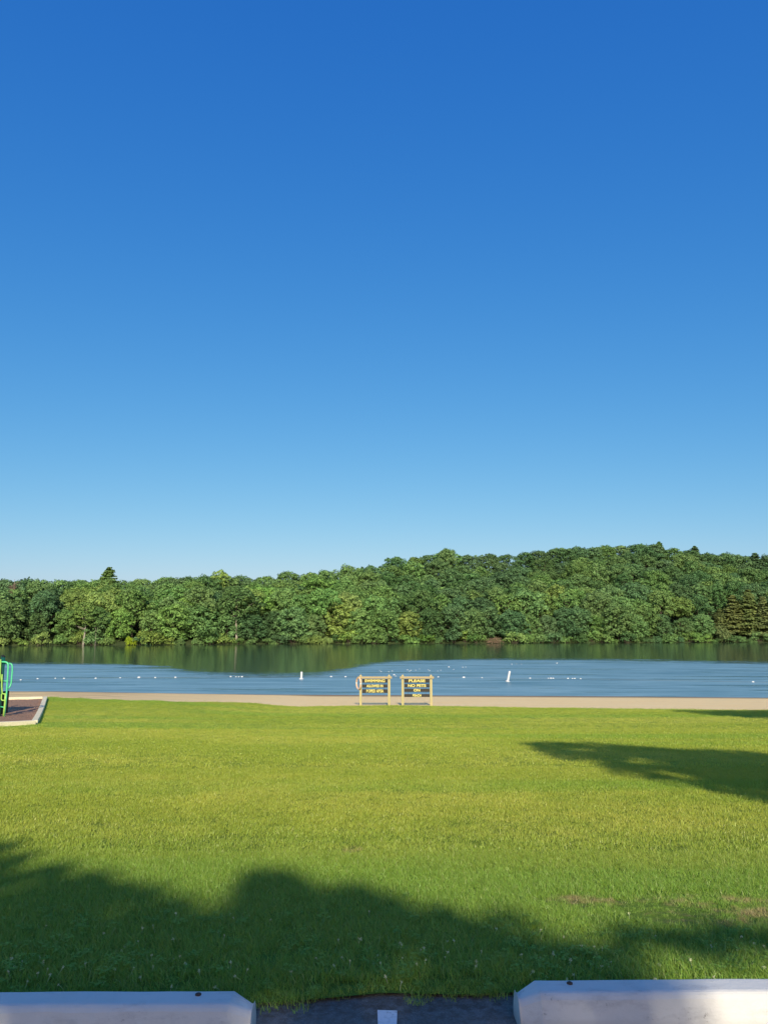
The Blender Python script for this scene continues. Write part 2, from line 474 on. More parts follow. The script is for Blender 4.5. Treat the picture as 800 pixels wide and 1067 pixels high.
# painted stall line, worn at its end by the grass
gl = on_ground(403, 1053, lambda x, y: 0.004)
mb = MB()
L, W = 5.0, 0.078
vs, fs = [], []
for i in range(41):
    y = gl.y - L * i / 40
    jag = 0.004 * math.sin(i * 7.3)
    vs += [(gl.x - W / 2 + jag, y + (0.006 if i == 0 else 0), 0.004), (gl.x + W / 2 + 0.004 * math.sin(i * 4.1 + 2), y, 0.004)]
fs = [(2 * i, 2 * i + 2, 2 * i + 3, 2 * i + 1) for i in range(40)]
fs = [f[::-1] for f in fs]
mb.add(vs, fs)
tag(mb.build('parking_line', M['line']), kind='structure')

# ------------------------------------------------------------------ wheel stops
def stop_mesh(Ln):
    """profile swept along x; the last 12 cm of each end are drawn in and down"""
    def sec(x, w0, w1, h, ch):
        # bottom half-width w0, top half-width w1, height h, chamfer ch
        return [(x, -w0, 0), (x, -w0, 0.03), (x, -w1 - ch * 0.8, h - ch), (x, -w1, h), (x, w1, h), (x, w1 + ch * 0.8, h - ch), (x, w0, 0.03), (x, w0, 0)]
    secs = []
    stations = [(-Ln / 2, .066, .030, .098, .02), (-Ln / 2 + .085, .098, .056, .137, .02)]
    n = 14
    for i in range(1, n): stations.append((-Ln / 2 + .085 + (Ln - .17) * i / n, .098, .056, .137 + R.uniform(-.0012, .0012), .02 + R.uniform(-.002, .002)))
    stations += [(Ln / 2 - .085, .098, .056, .137, .02), (Ln / 2, .066, .030, .098, .02)]
    mb = MB()
    vs = [v for s in stations for v in sec(*s)]
    k = 8
    fs = [(i * k + j, (i + 1) * k + j, (i + 1) * k + (j + 1) % k, i * k + (j + 1) % k) for i in range(len(stations) - 1) for j in range(k)]
    fs = [f[::-1] for f in fs]
    fs += [tuple(range(k)), tuple((len(stations) - 1) * k + j for j in range(k))[::-1]]
    mb.add(vs, fs)
    return mb
def wheel_stop(end, side, rz, label, pin_at):
    Ln = 1.83
    # end: world point of the end nearest the stall line, at base mid width
    root = empty('wheel_stop', (end.x + side * Ln / 2 * math.cos(rz), end.y + side * Ln / 2 * math.sin(rz), 0.002), rz)
    tag(root, label, 'wheel stop', 'concrete wheel stops at the lawn edge')
    stop_mesh(Ln).build('block', M['stop'], root, 0.012)
    for sx_ in (-1, 1):
        p = MB()
        p.lathe([(0.0, 0), (0.012, 0), (0.012, 0.004), (0.008, 0.0065), (0.0, 0.0066)][1:], 12)
        o = p.build('anchor_pin', M['steel'], root)
        o.location = (sx_ * (Ln / 2 - pin_at), 0.02, 0.1365)
    return root
e1 = on_plane(264, 1062, 0.06); e2 = on_plane(538, 1050, 0.06)
wheel_stop(Vector((e1.x, e1.y + 0.0, 0)), -1, math.radians(0.4), 'white painted concrete wheel stop lying wholly in shade, left of the painted stall line', 0.22)
wheel_stop(Vector((e2.x, e2.y + 0.0, 0)), 1, math.radians(0.9), 'white painted concrete wheel stop half in sunshine, right of the painted stall line', 0.22)

# ------------------------------------------------------------------ grass (geometry-node scatter of tufts)
def tuft(name, n, h, w, spread, lean, segs=3):
    V, Q = [], []
    for _ in range(n):
        a = R.uniform(0, 2 * PI); r = spread * math.sqrt(R.random())
        bx, by = r * math.cos(a), r * math.sin(a)
        hh = h * R.uniform(0.55, 1.15); ww = w * R.uniform(0.7, 1.2)
        la = R.uniform(0, 2 * PI); lm = lean * R.random() ** 0.8
        ta = R.uniform(0, 2 * PI)
        sx_, sy_ = math.cos(ta) * ww / 2, math.sin(ta) * ww / 2
        b = len(V)
        for i in range(segs + 1):
            t = i / segs
            off = lm * hh * (t ** 1.8)
            z = hh * (t - 0.25 * lm * t * t)
            k = (1 - t ** 1.6) if i < segs else 0.06
            cx, cy = bx + off * math.cos(la), by + off * math.sin(la)
            V.append((cx - sx_ * k, cy - sy_ * k, z)); V.append((cx + sx_ * k, cy + sy_ * k, z))
        for i in range(segs): Q.append((b + 2 * i, b + 2 * i + 1, b + 2 * i + 3, b + 2 * i + 2))
    me = np_mesh(name, np.array(V), np.array(Q))
    me.materials.append(M['blade'])
    return bpy.data.objects.new(name, me)

def clover_tuft(name, n, spread):
    V, Q = [], []
    for _ in range(n):
        a = R.uniform(0, 2 * PI); r = spread * math.sqrt(R.random())
        h = R.uniform(0.035, 0.075); cx, cy = r * math.cos(a), r * math.sin(a)
        b = len(V)
        V += [(cx * .6 - .001, cy * .6, 0), (cx * .6 + .001, cy * .6, 0), (cx + .001, cy, h), (cx - .001, cy, h)]
        Q.append((b, b + 1, b + 2, b + 3))
        t0 = R.uniform(0, 2 * PI)
        for k in range(3):
            t = t0 + k * 2 * PI / 3; s = R.uniform(0.008, 0.013); z = R.uniform(-.004, .004)
            ct, st = math.cos(t), math.sin(t)
            b = len(V)
            V += [(cx, cy, h), (cx + s * .9 * ct - s * .55 * st, cy + s * .9 * st + s * .55 * ct, h + z + .002),
                  (cx + s * 1.5 * ct, cy + s * 1.5 * st, h + z), (cx + s * .9 * ct + s * .55 * st, cy + s * .9 * st - s * .55 * ct, h + z + .002)]
            Q.append((b, b + 1, b + 2, b + 3))
    me = np_mesh(name, np.array(V), np.array(Q))
    me.materials.append(M['blade'])
    return bpy.data.objects.new(name, me)

tcol = bpy.data.collections.new('tufts')
for i in range(4): tcol.objects.link(tuft('a_tuft_%d' % i, 30, 0.040, 0.0036, 0.055, 1.2))
for i in range(2): tcol.objects.link(tuft('b_tuft_%d' % i, 30, 0.034, 0.0058, 0.10, 1.2, 2))
for i in range(2): tcol.objects.link(tuft('c_tuft_%d' % i, 28, 0.034, 0.010, 0.20, 1.2, 2))
for i in range(2): tcol.objects.link(clover_tuft('d_tuft_%d' % i, 16, 0.06))

# mulch bed polygon (world), needed before scattering
BED = [on_ground(-70, 760.5), on_ground(36, 755.0), on_ground(47.5, 728.5), on_ground(-70, 731.5)]
def in_bed(x, y, grow=0.10):
    c = 0
    cx = sum(p.x for p in BED) / 4; cy = sum(p.y for p in BED) / 4
    P = [(cx + (p.x - cx) * (1 + grow / 8), cy + (p.y - cy) * (1 + grow / 8)) for p in BED]
    for i in range(4):
        (ax, ay), (bx, by) = P[i], P[(i + 1) % 4]
        if (ay > y) != (by > y) and x < (bx - ax) * (y - ay) / (by - ay) + ax: c ^= 1
    return bool(c)

dry_c = [(on_ground(px, py), rx, ry) for (px, py, rx, ry) in [(735, 948, 0.55, 0.42), (600, 940, 0.28, 0.2), (690, 952, 0.3, 0.22), (367, 887, .1, .16)]]
pts, rots, scls, idxs = [], [], [], []
def scatter(y0, y1, dens, margin, picks, smin, smax, wide=0.56):
    y = y0
    dy = 0.5 if y0 < 14 else 1.0
    while y < y1:
        yy = min(y1, y + dy)
        hw = wide * (yy * 1.0) + margin
        n = int(dens * 2 * hw * (yy - y))
        for _ in range(n):
            px, py = R.uniform(-hw, hw), R.uniform(y, yy)
            if py < lawn_edge(px) + R.uniform(-0.06, 0.03) * (1 + 1.0 * math.sin(px * 9 + math.sin(px * 23))): continue
            if py > y_edge(px) - R.random() ** 2 * 0.4 + 0.15: continue
            if px < -8 and in_bed(px, py): continue
            k = R.choice(picks); s = R.uniform(smin, smax)
            if py < 5.2 and R.random() < 0.07 * (1 - (py - 3.4) / 1.8): k = R.choice((8, 9)); s = R.uniform(0.55, 0.8)
            patch = 0.5 + 0.5 * math.sin(px * 1.9 + 1.3 * math.sin(py * 1.3)) * math.sin(py * 2.2 + math.sin(px * 1.1))
            s *= 0.90 + 0.2 * patch
            for g, rx, ry in dry_c:
                if ((px - g.x) / rx) ** 2 + ((py - g.y) / ry) ** 2 < 1: s *= R.uniform(0.35, 0.8)
            
            if py < 3.62: s *= R.uniform(.55, .85)
            pts.append((px, py, z_lawn(px, py) - 0.004)); idxs.append(k)
            rots.append((R.gauss(0, 0.12), R.gauss(0, 0.12), R.uniform(0, 2 * PI))); scls.append(s)
        y = yy
scatter(3.3, 6.5, 850, 2.4, (0, 1, 2, 3), 0.8, 1.25)
scatter(6.5, 13, 290, 2.4, (0, 4, 5, 5, 4), 0.8, 1.2)
scatter(13, 25, 85, 3.0, (4, 5, 6, 7), 0.8, 1.2)
scatter(25, 58, 26, 4.0, (6, 7), 0.85, 1.2)
me = bpy.data.meshes.new('grass')
me.vertices.add(len(pts)); me.vertices.foreach_set('co', np.array(pts, np.float32).ravel())
a = me.attributes.new('rot', 'FLOAT_VECTOR', 'POINT'); a.data.foreach_set('vector', np.array(rots, np.float32).ravel())
a = me.attributes.new('scl', 'FLOAT', 'POINT'); a.data.foreach_set('value', np.array(scls, np.float32))
a = me.attributes.new('pick', 'INT', 'POINT'); a.data.foreach_set('value', np.array(idxs, np.int32))
me.update()
grass = link('grass', me)
me.materials.append(M['blade'])
tag(grass, 'short mown green grass with clover, growing all over the sloping lawn', 'grass', kind='stuff')
ng = bpy.data.node_groups.new('grass_scatter', 'GeometryNodeTree')
ng.interface.new_socket('Geometry', in_out='INPUT', socket_type='NodeSocketGeometry')
ng.interface.new_socket('Geometry', in_out='OUTPUT', socket_type='NodeSocketGeometry')
gi, go = ng.nodes.new('NodeGroupInput'), ng.nodes.new('NodeGroupOutput')
iop = ng.nodes.new('GeometryNodeInstanceOnPoints'); ci = ng.nodes.new('GeometryNodeCollectionInfo')
ci.inputs['Collection'].default_value = tcol; ci.inputs['Separate Children'].default_value = True; ci.inputs['Reset Children'].default_value = True
iop.inputs['Pick Instance'].default_value = True
def attr(nm, ty):
    n = ng.nodes.new('GeometryNodeInputNamedAttribute'); n.data_type = ty; n.inputs['Name'].default_value = nm
    return n.outputs['Attribute']
e2r = ng.nodes.new('FunctionNodeEulerToRotation')
ng.links.new(attr('rot', 'FLOAT_VECTOR'), e2r.inputs[0]); ng.links.new(e2r.outputs[0], iop.inputs['Rotation'])
ng.links.new(attr('scl', 'FLOAT'), iop.inputs['Scale']); ng.links.new(attr('pick', 'INT'), iop.inputs['Instance Index'])
ng.links.new(gi.outputs[0], iop.inputs['Points']); ng.links.new(ci.outputs[0], iop.inputs['Instance']); ng.links.new(iop.outputs[0], go.inputs[0])
md = grass.modifiers.new('scatter', 'NODES'); md.node_group = ng

# clover blooms: knobbly little heads on stalks, thickest by the wheel stops
mb = MB()
for i in range(280):
    y = 3.5 + abs(R.gauss(0, 0.5)); x = R.uniform(-0.62 * y - 1.3, 0.62 * y + 1.3)
    if R.random() < 0.3: continue
    z = z_lawn(x, y); h = R.uniform(0.018, 0.042); r = R.uniform(0.004, 0.007)
    lx, ly = R.gauss(0, .012), R.gauss(0, .012)
    c = Vector((x + lx, y + ly, z + h))
    for k in range(14):
        d = Vector((R.gauss(0, 1), R.gauss(0, 1), R.gauss(0.3, 1))).normalized()
        p = c + d * r; u = d.cross(Vector((0.3, 0.5, 0.8))).normalized() * r * 0.45; w = d.cross(u).normalized() * r * 0.3
        mb.add([c + u * .5, p + w, p + d * r * .4, c - u * .5 - w], [(0, 1, 2, 3)])
    mb.tube([(x, y, z), c], 0.0009, 4, False)
tag(mb.build('clover_flowers', M['flower']), 'tiny creamy white clover blooms scattered in the grass by the wheel stops', 'clover', kind='stuff')

# ------------------------------------------------------------------ trees
def cards(centres, normals, sizes, jit):
    n = len(centres)
    nrm = normals + NR.normal(0, jit, (n, 3)); nrm /= np.linalg.norm(nrm, axis=1, keepdims=True)
    rv = NR.normal(0, 1, (n, 3)); u = np.cross(nrm, rv); u /= np.linalg.norm(u, axis=1, keepdims=True); w = np.cross(nrm, u)
    s = sizes[:, None]
    asp = NR.uniform(0.55, 0.9, (n, 1))
    bend = nrm * s * 0.18
    V = np.stack([centres - u * s, centres - w * s * asp + bend, centres + u * s, centres + w * s * asp + bend], 1).reshape(-1, 3)
    Q = np.arange(4 * n).reshape(-1, 4)
    return V, Q

def lobe_cards(c, r, squash, n, size):
    d = NR.normal(0, 1, (n, 3)); d /= np.linalg.norm(d, axis=1, keepdims=True)
    flip = (d[:, 2] < -0.15) & (NR.random(n) < 0.88); d[flip, 2] *= -1
    # lumpy radius so that the clump's outline breaks up
    a = NR.normal(0, 1, (5, 3)); ph = NR.uniform(0, 6.3, 5)
    lump = sum(np.sin(d @ (a[i] * 3.2) + ph[i]) for i in range(5)) * 0.09
    rad = r * (1 + lump + NR.normal(0, 0.07, n)) * (1 - 0.30 * NR.random(n) ** 3)
    p = d * rad[:, None]; p[:, 2] *= squash
    return p + np.array(c), d, size * NR.uniform(0.6, 1.3, n)

def limb_tree(h, r0, lobes, crown_base, bark=None):
    mb = MB()
    bend = [R.uniform(-.03, .03) * h for _ in range(2)]
    tp = [(bend[0] * math.sin(t * 2.2), bend[1] * math.sin(t * 1.7), h * t * 0.86) for t in (0, .12, .3, .5, .7, 1)]
    mb.tube([(0, 0, -0.6)] + tp[1:], [r0 * 1.5, r0 * 1.05, r0 * .85, r0 * .62, r0 * .4, r0 * .12], 7)
    for c, r in lobes:
        t0 = min(0.72, max(0.22, (c[2] - 0.35 * math.hypot(c[0], c[1])) / h))
        b = Vector((bend[0] * math.sin(t0 * 2.2), bend[1] * math.sin(t0 * 1.7), h * t0 * .86)); c = Vector(c)
        m = b.lerp(c, .5) + Vector((0, 0, -.06 * (c - b).length))
        mb.tube([b, m, c], [r0 * .34, r0 * .2, r0 * .06], 5, False)
    return mb.mesh('trunk')

def broadleaf(h, w, base, nl, seed, size=0.30, dens=1.0, lobe_r=(0.13, 0.31), flat=1.0):
    """h height, w crown radius, base height where the crown starts"""
    global R, NR
    R = random.Random(seed); NR = np.random.default_rng(seed)
    lobes = []; nl = int(nl * 1.7)
    ch = (h - base) / 2; cz = base + ch
    for i in range(nl):
        z = 1 - 1.85 * (i + R.random()) / nl
        a = i * 2.39996 + R.uniform(-.5, .5)
        rr = math.sqrt(max(0.0, 1 - z * z)); k = R.uniform(0.55, 0.98)
        lr = w * R.uniform(*lobe_r)
        egg = (1.0 if z > -0.2 else 0.92) * (1 + .22 * math.sin(a * 2 + seed) * math.sin(z * 2.5 + seed * 1.7) + .12 * math.sin(a * 3 + z * 4 + seed))
        c = (w * rr * k * egg * math.cos(a), w * rr * k * egg * math.sin(a), cz + ch * z * 0.86 * R.uniform(.9, 1.0))
        lobes.append((c, lr))
    lobes.append(((0, 0, cz), w * 0.5)); lobes.append(((0, 0, cz + ch * .45), w * 0.45))
    cs, ns, ss = [], [], []
    for c, r in lobes:
        n = int(dens * 34 * r * r / (size / 0.30) ** 2) + 20
        a, b, s = lobe_cards(c, r, 0.82 * flat, n, size)
        cs.append(a); ns.append(b); ss.append(s)
    V, Q = cards(np.concatenate(cs), np.concatenate(ns), np.concatenate(ss), 0.30)
    return np_mesh('crown', V, Q), limb_tree(h, 0.018 * h, lobes[::3], base)

def conifer(h, w, base, seed, size=0.26, ragged=0.25):
    global R, NR
    R = random.Random(seed); NR = np.random.default_rng(seed)
    cs, ns, ss = [], [], []
    mb = MB()
    mb.tube([(0, 0, -.6), (0, 0, h * .5), (0, 0, h)], [.016 * h, .009 * h, .01], 7)
    z = base
    while z < h * 0.985:
        t = (z - base) / (h - base)
        rad = w * (1 - t) ** 0.8 * R.uniform(1 - ragged, 1 + ragged * .5) + 0.25
        for k in range(max(3, int(7 - 3 * t))):
            a = R.uniform(0, 2 * PI); rr = rad * R.uniform(.75, 1.1)
            tip = Vector((rr * math.cos(a), rr * math.sin(a), z + rr * .12))
            mb.tube([(0, 0, z), tip * 0.55 + Vector((0, 0, z * .45 + .02)), tip], [.05, .035, .012], 4, False)
            n = int(26 * rr + 12)
            tt = NR.uniform(.12, 1, n)
            p = np.outer(tt, np.array(tip) - np.array([0, 0, z])) + np.array([0, 0, z])
            side = np.array([-math.sin(a), math.cos(a), 0])
            p += np.outer(NR.normal(0, 1, n) * (0.34 * rr * (1.12 - tt) + .12), side)
            p[:, 2] -= np.abs(NR.normal(0, .22, n))
            cs.append(p); nn = np.tile(np.array([math.cos(a) * .8, math.sin(a) * .8, .7]), (n, 1)); ns.append(nn)
            ss.append(size * NR.uniform(.7, 1.35, n))
        z += R.uniform(.45, .75) * (1.1 - .4 * t)
    V, Q = cards(np.concatenate(cs), np.concatenate(ns), np.concatenate(ss), 0.45)
    return np_mesh('crown', V, Q), mb.mesh('trunk')

def shrub_mesh(h, w, seed, size=0.22):
    global R, NR
    R = random.Random(seed); NR = np.random.default_rng(seed)
    cs, ns, ss = [], [], []
    mb = MB()
    for i in range(11):
        a = R.uniform(0, 2 * PI); k = math.sqrt(R.random()) * .8
        c = (w * k * math.cos(a), w * k * math.sin(a), h * R.uniform(.22, .75) * (1.1 - .4 * k)); r = R.uniform(.3, .5) * min(w, h)
        n = int(46 * r * r) + 30
        p, d, s = lobe_cards(c, r, .85, n, size)
        p[:, 2] = np.maximum(p[:, 2], 0.0 + NR.uniform(-.1, .2, n))
        cs.append(p); ns.append(d); ss.append(s)
        mb.tube([(0, 0, -.4), (c[0] * .5, c[1] * .5, c[2] * .6), c], [.07, .05, .02], 5, False)
    V, Q = cards(np.concatenate(cs), np.concatenate(ns), np.concatenate(ss), 0.5)
    return np_mesh('foliage', V, Q), mb.mesh('stem')

PROTO = {}
def proto(kind, meshes, leafmat, barkmat):
    cr, tr = meshes
    cr.materials.append(leafmat); tr.materials.append(barkmat)
    PROTO.setdefault(kind, []).append((cr, tr))
# tall forest trees (unit: metres, about 18 m), low-skirted trees for the waterline, shrubs
for sd, (h, w, b, nl) in enumerate([(18, 6.2, 4.5, 34), (18, 7.2, 5.0, 40), (18, 5.4, 4.0, 30), (18, 6.6, 6.0, 34), (18, 7.6, 5.5, 44), (18, 5.8, 3.5, 36)]):
    proto('tall', broadleaf(h, w, b, nl, 100 + sd), M['leaf'], M['bark'])
for sd, (h, w, b, nl) in enumerate([(13, 6.2, -1.2, 48), (13, 7.0, -1.0, 54), (13, 5.4, -1.4, 40), (13, 6.6, -0.6, 46), (13, 5.8, -1.2, 44)]):
    proto('bank', broadleaf(h, w, b, nl, 200 + sd, 0.28, 1.0, (0.13, 0.29)), M['leaf'], M['bark'])
for sd, (h, w, b, nl) in enumerate([(18, 5.0, 7.0, 26), (18, 5.4, 7.0, 28)]):
    proto('pale', broadleaf(h, w, b, nl, 300 + sd, 0.28, 1.0, (0.13, 0.29)), M['leaf'], M['pale_bark'])
for sd, (h, w, b) in enumerate([(20, 4.6, 5.0), (20, 5.2, 6.0)]): proto('pine', conifer(h, w, b, 400 + sd), M['needle'], M['bark'])
for sd, (h, w, b) in enumerate([(16, 3.8, 0.8), (16, 4.3, 1.2), (16, 3.4, 0.6)]): proto('brown', conifer(h, w, b, 500 + sd, 0.26, .35), M['needle'], M['bark'])
for sd, (h, w) in enumerate([(4.0, 3.2), (4.6, 3.6), (3.2, 3.4), (5.4, 3.2)]): proto('shrub', shrub_mesh(h, w, 600 + sd), M['leaf'], M['bark'])
R = random.Random(5); NR = np.random.default_rng(5)

TINTS = {'dark green': (0.082, 0.165, 0.078), 'mid green': (0.122, 0.225, 0.088), 'yellowish green': (0.180, 0.285, 0.092),  # blue raised in most greens to stand in for distance haze
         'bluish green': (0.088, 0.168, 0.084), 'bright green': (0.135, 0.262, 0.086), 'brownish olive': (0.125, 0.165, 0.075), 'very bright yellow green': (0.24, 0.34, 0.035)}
TREES = []      # records: kind, px, row name, tint, obj
def plant(kind, x, y, z, s, sz, rz, tint, rowname, form=None, var=None, name='tree'):
    if var is None: var = R.randrange(len(PROTO[kind]))
    cr, tr = PROTO[kind][var % len(PROTO[kind])]
    root = empty(name, (x, y, z), rz); root.scale = (s, s, sz)
    shr = kind == 'shrub'
    a = bpy.data.objects.new('stem' if shr else 'trunk', tr); b = bpy.data.objects.new('foliage' if shr else 'crown', cr)
    for o in (a, b): COL.objects.link(o); o.parent = root
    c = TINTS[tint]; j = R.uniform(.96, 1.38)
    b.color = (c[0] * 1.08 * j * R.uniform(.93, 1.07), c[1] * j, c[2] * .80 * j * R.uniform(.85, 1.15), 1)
    TREES.append(dict(kind=kind, px=px_of(x, y), row=rowname, tint=tint, form=form, o=root, name=name))
    return root

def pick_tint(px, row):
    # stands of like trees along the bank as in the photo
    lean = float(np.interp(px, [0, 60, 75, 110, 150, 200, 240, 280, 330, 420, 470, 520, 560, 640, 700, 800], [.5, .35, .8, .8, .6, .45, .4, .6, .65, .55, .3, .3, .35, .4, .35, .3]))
    lean += .06 - row * .035  # back rows lean bluer, haze put into the leaf colour
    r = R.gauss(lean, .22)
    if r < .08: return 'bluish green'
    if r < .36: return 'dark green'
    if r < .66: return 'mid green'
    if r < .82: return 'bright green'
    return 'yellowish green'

rows = [(3.5, 'bank'), (10, 'tall'), (18.5, 'tall'), (28, 'tall'), (39, 'tall'), (52, 'tall'), (66, 'tall'), (82, 'tall')]
ROWN = ['at the waterline', 'in the second row', 'low on the slope', 'halfway uphill', 'high on the slope', 'near the skyline', 'near the skyline', 'near the skyline']
SPECIAL = [(247, 0, 14)]
for ri, (s0, kd) in enumerate(rows):
    x = -225.0
    while x < 270:
        step = R.uniform(6.4, 9.6) if ri == 0 else R.uniform(7.6, 11.0)
        x += step
        xx = x + R.uniform(-1, 1)
        y = y_far(xx) + s0 * (1 if ri == 0 else float(np.interp(px_of(xx, 270), [0, 300, 500, 800], [.78, .85, 1.0, 1.05]))) + R.uniform(-1.6, 1.6)
        px = px_of(xx, y); D = depth_of(px)
        if px < -135 or px > 930: continue
        if s0 > D + 12: continue
        if 745 < px < 815 and ri < 2: continue            # brown conifers stand here
        if ri < 1 and any(abs(px - q) < 5 for q, _, _ in SPECIAL): continue
        z = hill_z(xx, y) - 0.2
        last = (ri + 1 >= len(rows)) or rows[ri + 1][0] > D + 12
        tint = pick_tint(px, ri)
        if ri == 0:
            sz = R.uniform(0.75, 1.12); s = sz * R.uniform(.85, 1.1)
            plant('bank', xx, y, z - 0.3, s, sz, R.uniform(0, 6.28), tint, ROWN[0], R.choice(['']), name='bankside_tree')
        else:
            need = (top_z(xx, y) - z) / 18.0 * (R.uniform(.90, 1.03) if last else R.uniform(.62, .98))
            sz = min(1.35, max(.72, need)) if last else min(1.12, max(.72, R.uniform(.78, 1.05)))
            if not last: sz = min(sz, (top_z(xx, y) - z) / 18.0 * .97)
            s = R.uniform(.82, 1.12) * (0.6 + .4 * sz) * (1.22 if last else 1.0)
            if last: plant('bank', xx, y, z - .4, s * 1.12, sz * 18 / 13, R.uniform(0, 6.28), tint, 'on the skyline', name='forest_tree')
            else: plant('tall', xx, y, z, s, sz, R.uniform(0, 6.28), tint, ROWN[ri], name='forest_tree')

# trees that stand out on the skyline or by their trunks
def special(kind, px, s, h_or_top, tint, label, var=0, wid=1.0, top=None, name='tree', cat='tree', z_off=0):
    p = on_plane(px, 671)
    y = y_far(p.x) + s; x = (px - 400) / F * y * math.cos(PITCH); y = y_far(x) + s
    z = hill_z(x, y) - .2 + z_off
    nat = {'pine': 20, 'brown': 16, 'pale': 18, 'tall': 18, 'bank': 13, 'shrub': 4.2}[kind]
    hh = (CAM_H + (655.8 - top) / F * y - z) if top else h_or_top
    sz = hh / nat
    o = plant(kind, x, y, z, sz * wid, sz, R.uniform(0, 6.28), tint, 'special', var=var, name=name)
    TREES[-1]['label'] = label; TREES[-1]['cat'] = cat
    return o
special('pine', 116, 50, 0, 'mid green', 'dark pointed pine rising above the skyline in the left part of the wood', 1, 1.5, top=591, name='pine_tree')
special('tall', 465, 74, 0, 'mid green', 'tall domed tree standing above the skyline over the right board sign', 4, .75, top=572.5, name='domed_tree')
special('tall', 232, 46, 0, 'yellowish green', 'pale yellowish tree topping the skyline left of the upright buoy', 2, .8, top=594, name='forest_tree')
special('pine', 697, 88, 0, 'mid green', 'ragged pine on the highest part of the skyline', 1, 1.6, top=564.5, name='pine_tree')
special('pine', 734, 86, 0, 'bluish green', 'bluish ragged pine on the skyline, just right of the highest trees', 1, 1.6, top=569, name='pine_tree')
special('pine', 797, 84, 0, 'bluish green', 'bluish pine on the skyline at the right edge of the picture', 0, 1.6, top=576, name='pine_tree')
special('pale', 247, 2, 0, 'dark green', 'dark crowned tree showing one long pale trunk, on the bank left of the upright buoy', 1, 1.25, top=612, name='pale_trunk_tree')
special('pale', 80, -1, 0, 'yellowish green', 'yellow green tree with pale forked trunk on the bank right of the play frame', 0, 1.25, top=627, name='pale_trunk_tree')
special('pale', 97, 0, 0, 'mid green', 'slender tree with pale trunk, right-hand neighbour of the forked yellow green tree', 1, 1.0, top=632, name='pale_trunk_tree')
special('pale', 192, 8, 0, 'bright green', 'slim tree with a pale bare stem, above the left part of the swimming line', 0, .9, top=622, name='pale_trunk_tree')
for px, tp, v, s, lb in [(752, 634, 0, 5, 'leftmost of the brownish conifers at the right end of the far bank'), (766, 620, 1, 9, 'second from left of the brownish conifers at the right end of the far bank'),
                         (782, 614, 2, 8, 'third from left of the brownish conifers at the right end of the far bank'), (796, 622, 0, 5, 'fourth from left of the brownish conifers at the right end of the far bank'),
                         (812, 618, 1, 7, 'brownish conifer just beyond the right edge of the picture on the far bank')]:
    special('brown', px, s, 0, 'brownish olive', lb, v, 1.7, top=tp, name='brown_conifer')
special('shrub', 135, -.2, 3.0, 'very bright yellow green', 'very bright yellow green round shrub at the far waterline', 1, .8, top=663.5, name='shrub', cat='shrub')
special('shrub', 753, -.2, 4.0, 'brownish olive', 'pale brownish shrub at the waterline under the brownish conifers', 3, .8, top=655, name='shrub', cat='shrub')

# bare dead tree near the left edge
p = on_plane(12, 671); yy = y_far(p.x) + 16; xx = (12 - 400) / F * yy * math.cos(PITCH)
mb = MB(); hh = 17.5
mb.tube([(0, 0, -.5), (.1, 0, hh * .4), (-.1, 0, hh * .75), (0, 0, hh)], [.3, .24, .15, .04], 7)
for k in range(34):
    t = R.uniform(.35, .95); a = R.uniform(0, 6.28); l = (1.15 - t) * 5 * R.uniform(.5, 1)
    b = Vector((0, 0, hh * t)); m = b + Vector((math.cos(a) * l * .5, math.sin(a) * l * .5, l * .35)); e = b + Vector((math.cos(a) * l, math.sin(a) * l, l * .9))
    mb.tube([b, m, e], [.1, .07, .02], 5, False)
    for j in range(5):
        f = m.lerp(e, R.random()); mb.tube([f, f + Vector((R.gauss(0, .7), R.gauss(0, .7), R.uniform(.2, 1.1)))], [.035, .012], 4, False)
root = empty('dead_tree', (xx, yy, hill_z(xx, yy) + 2.0)); tag(root, 'bare brownish dead tree among green crowns at the far left of the wood', 'tree')
mb.build('trunk', M['dead'], root)

# dry brush pile at the far waterline (tan patch)
p = on_plane(513, 670.4); yy = y_far(p.x) - 0.6; xx = (513 - 400) / F * yy
mb = MB()
for k in range(150):
    c = Vector((R.gauss(0, 1.7), R.gauss(0, .5), R.uniform(.1, 2.4) * R.random() ** .4)); d = Vector((R.gauss(0, 1), R.gauss(0, .5), R.gauss(.6, .6))).normalized() * R.uniform(.6, 1.5)
    mb.tube([c - d * .5 + Vector((0, 0, .2)), c + d * .5], [.06, .03], 4, False)
root = mb.build('brush_pile', M['tan']); root.location = (xx, yy, WATER_Z)
tag(root, 'tan heap of dry brush at the far waterline, right of the board signs', 'brush pile')

# shrubs along the far waterline
x = -185.0
while x < 225:
    x += R.uniform(2.8, 6.4)
    y = y_far(x) + R.uniform(-.4, 1.3); px = px_of(x, y)
    if px < -110 or px > 910 or abs(px - 513) < 7 or abs(px - 135) < 4: continue
    sz = R.uniform(.55, 1.35)
    t = R.choice(['mid green', 'dark green', 'bright green', 'yellowish green', 'mid green'])
    if px > 560: t = R.choice(['mid green', 'dark green', 'bright green'])
    plant('shrub', x, y, hill_z(x, y) - .35, sz * R.uniform(.8, 1.2), sz, R.uniform(0, 6.28), t, 'at the waterline', name='shrub')

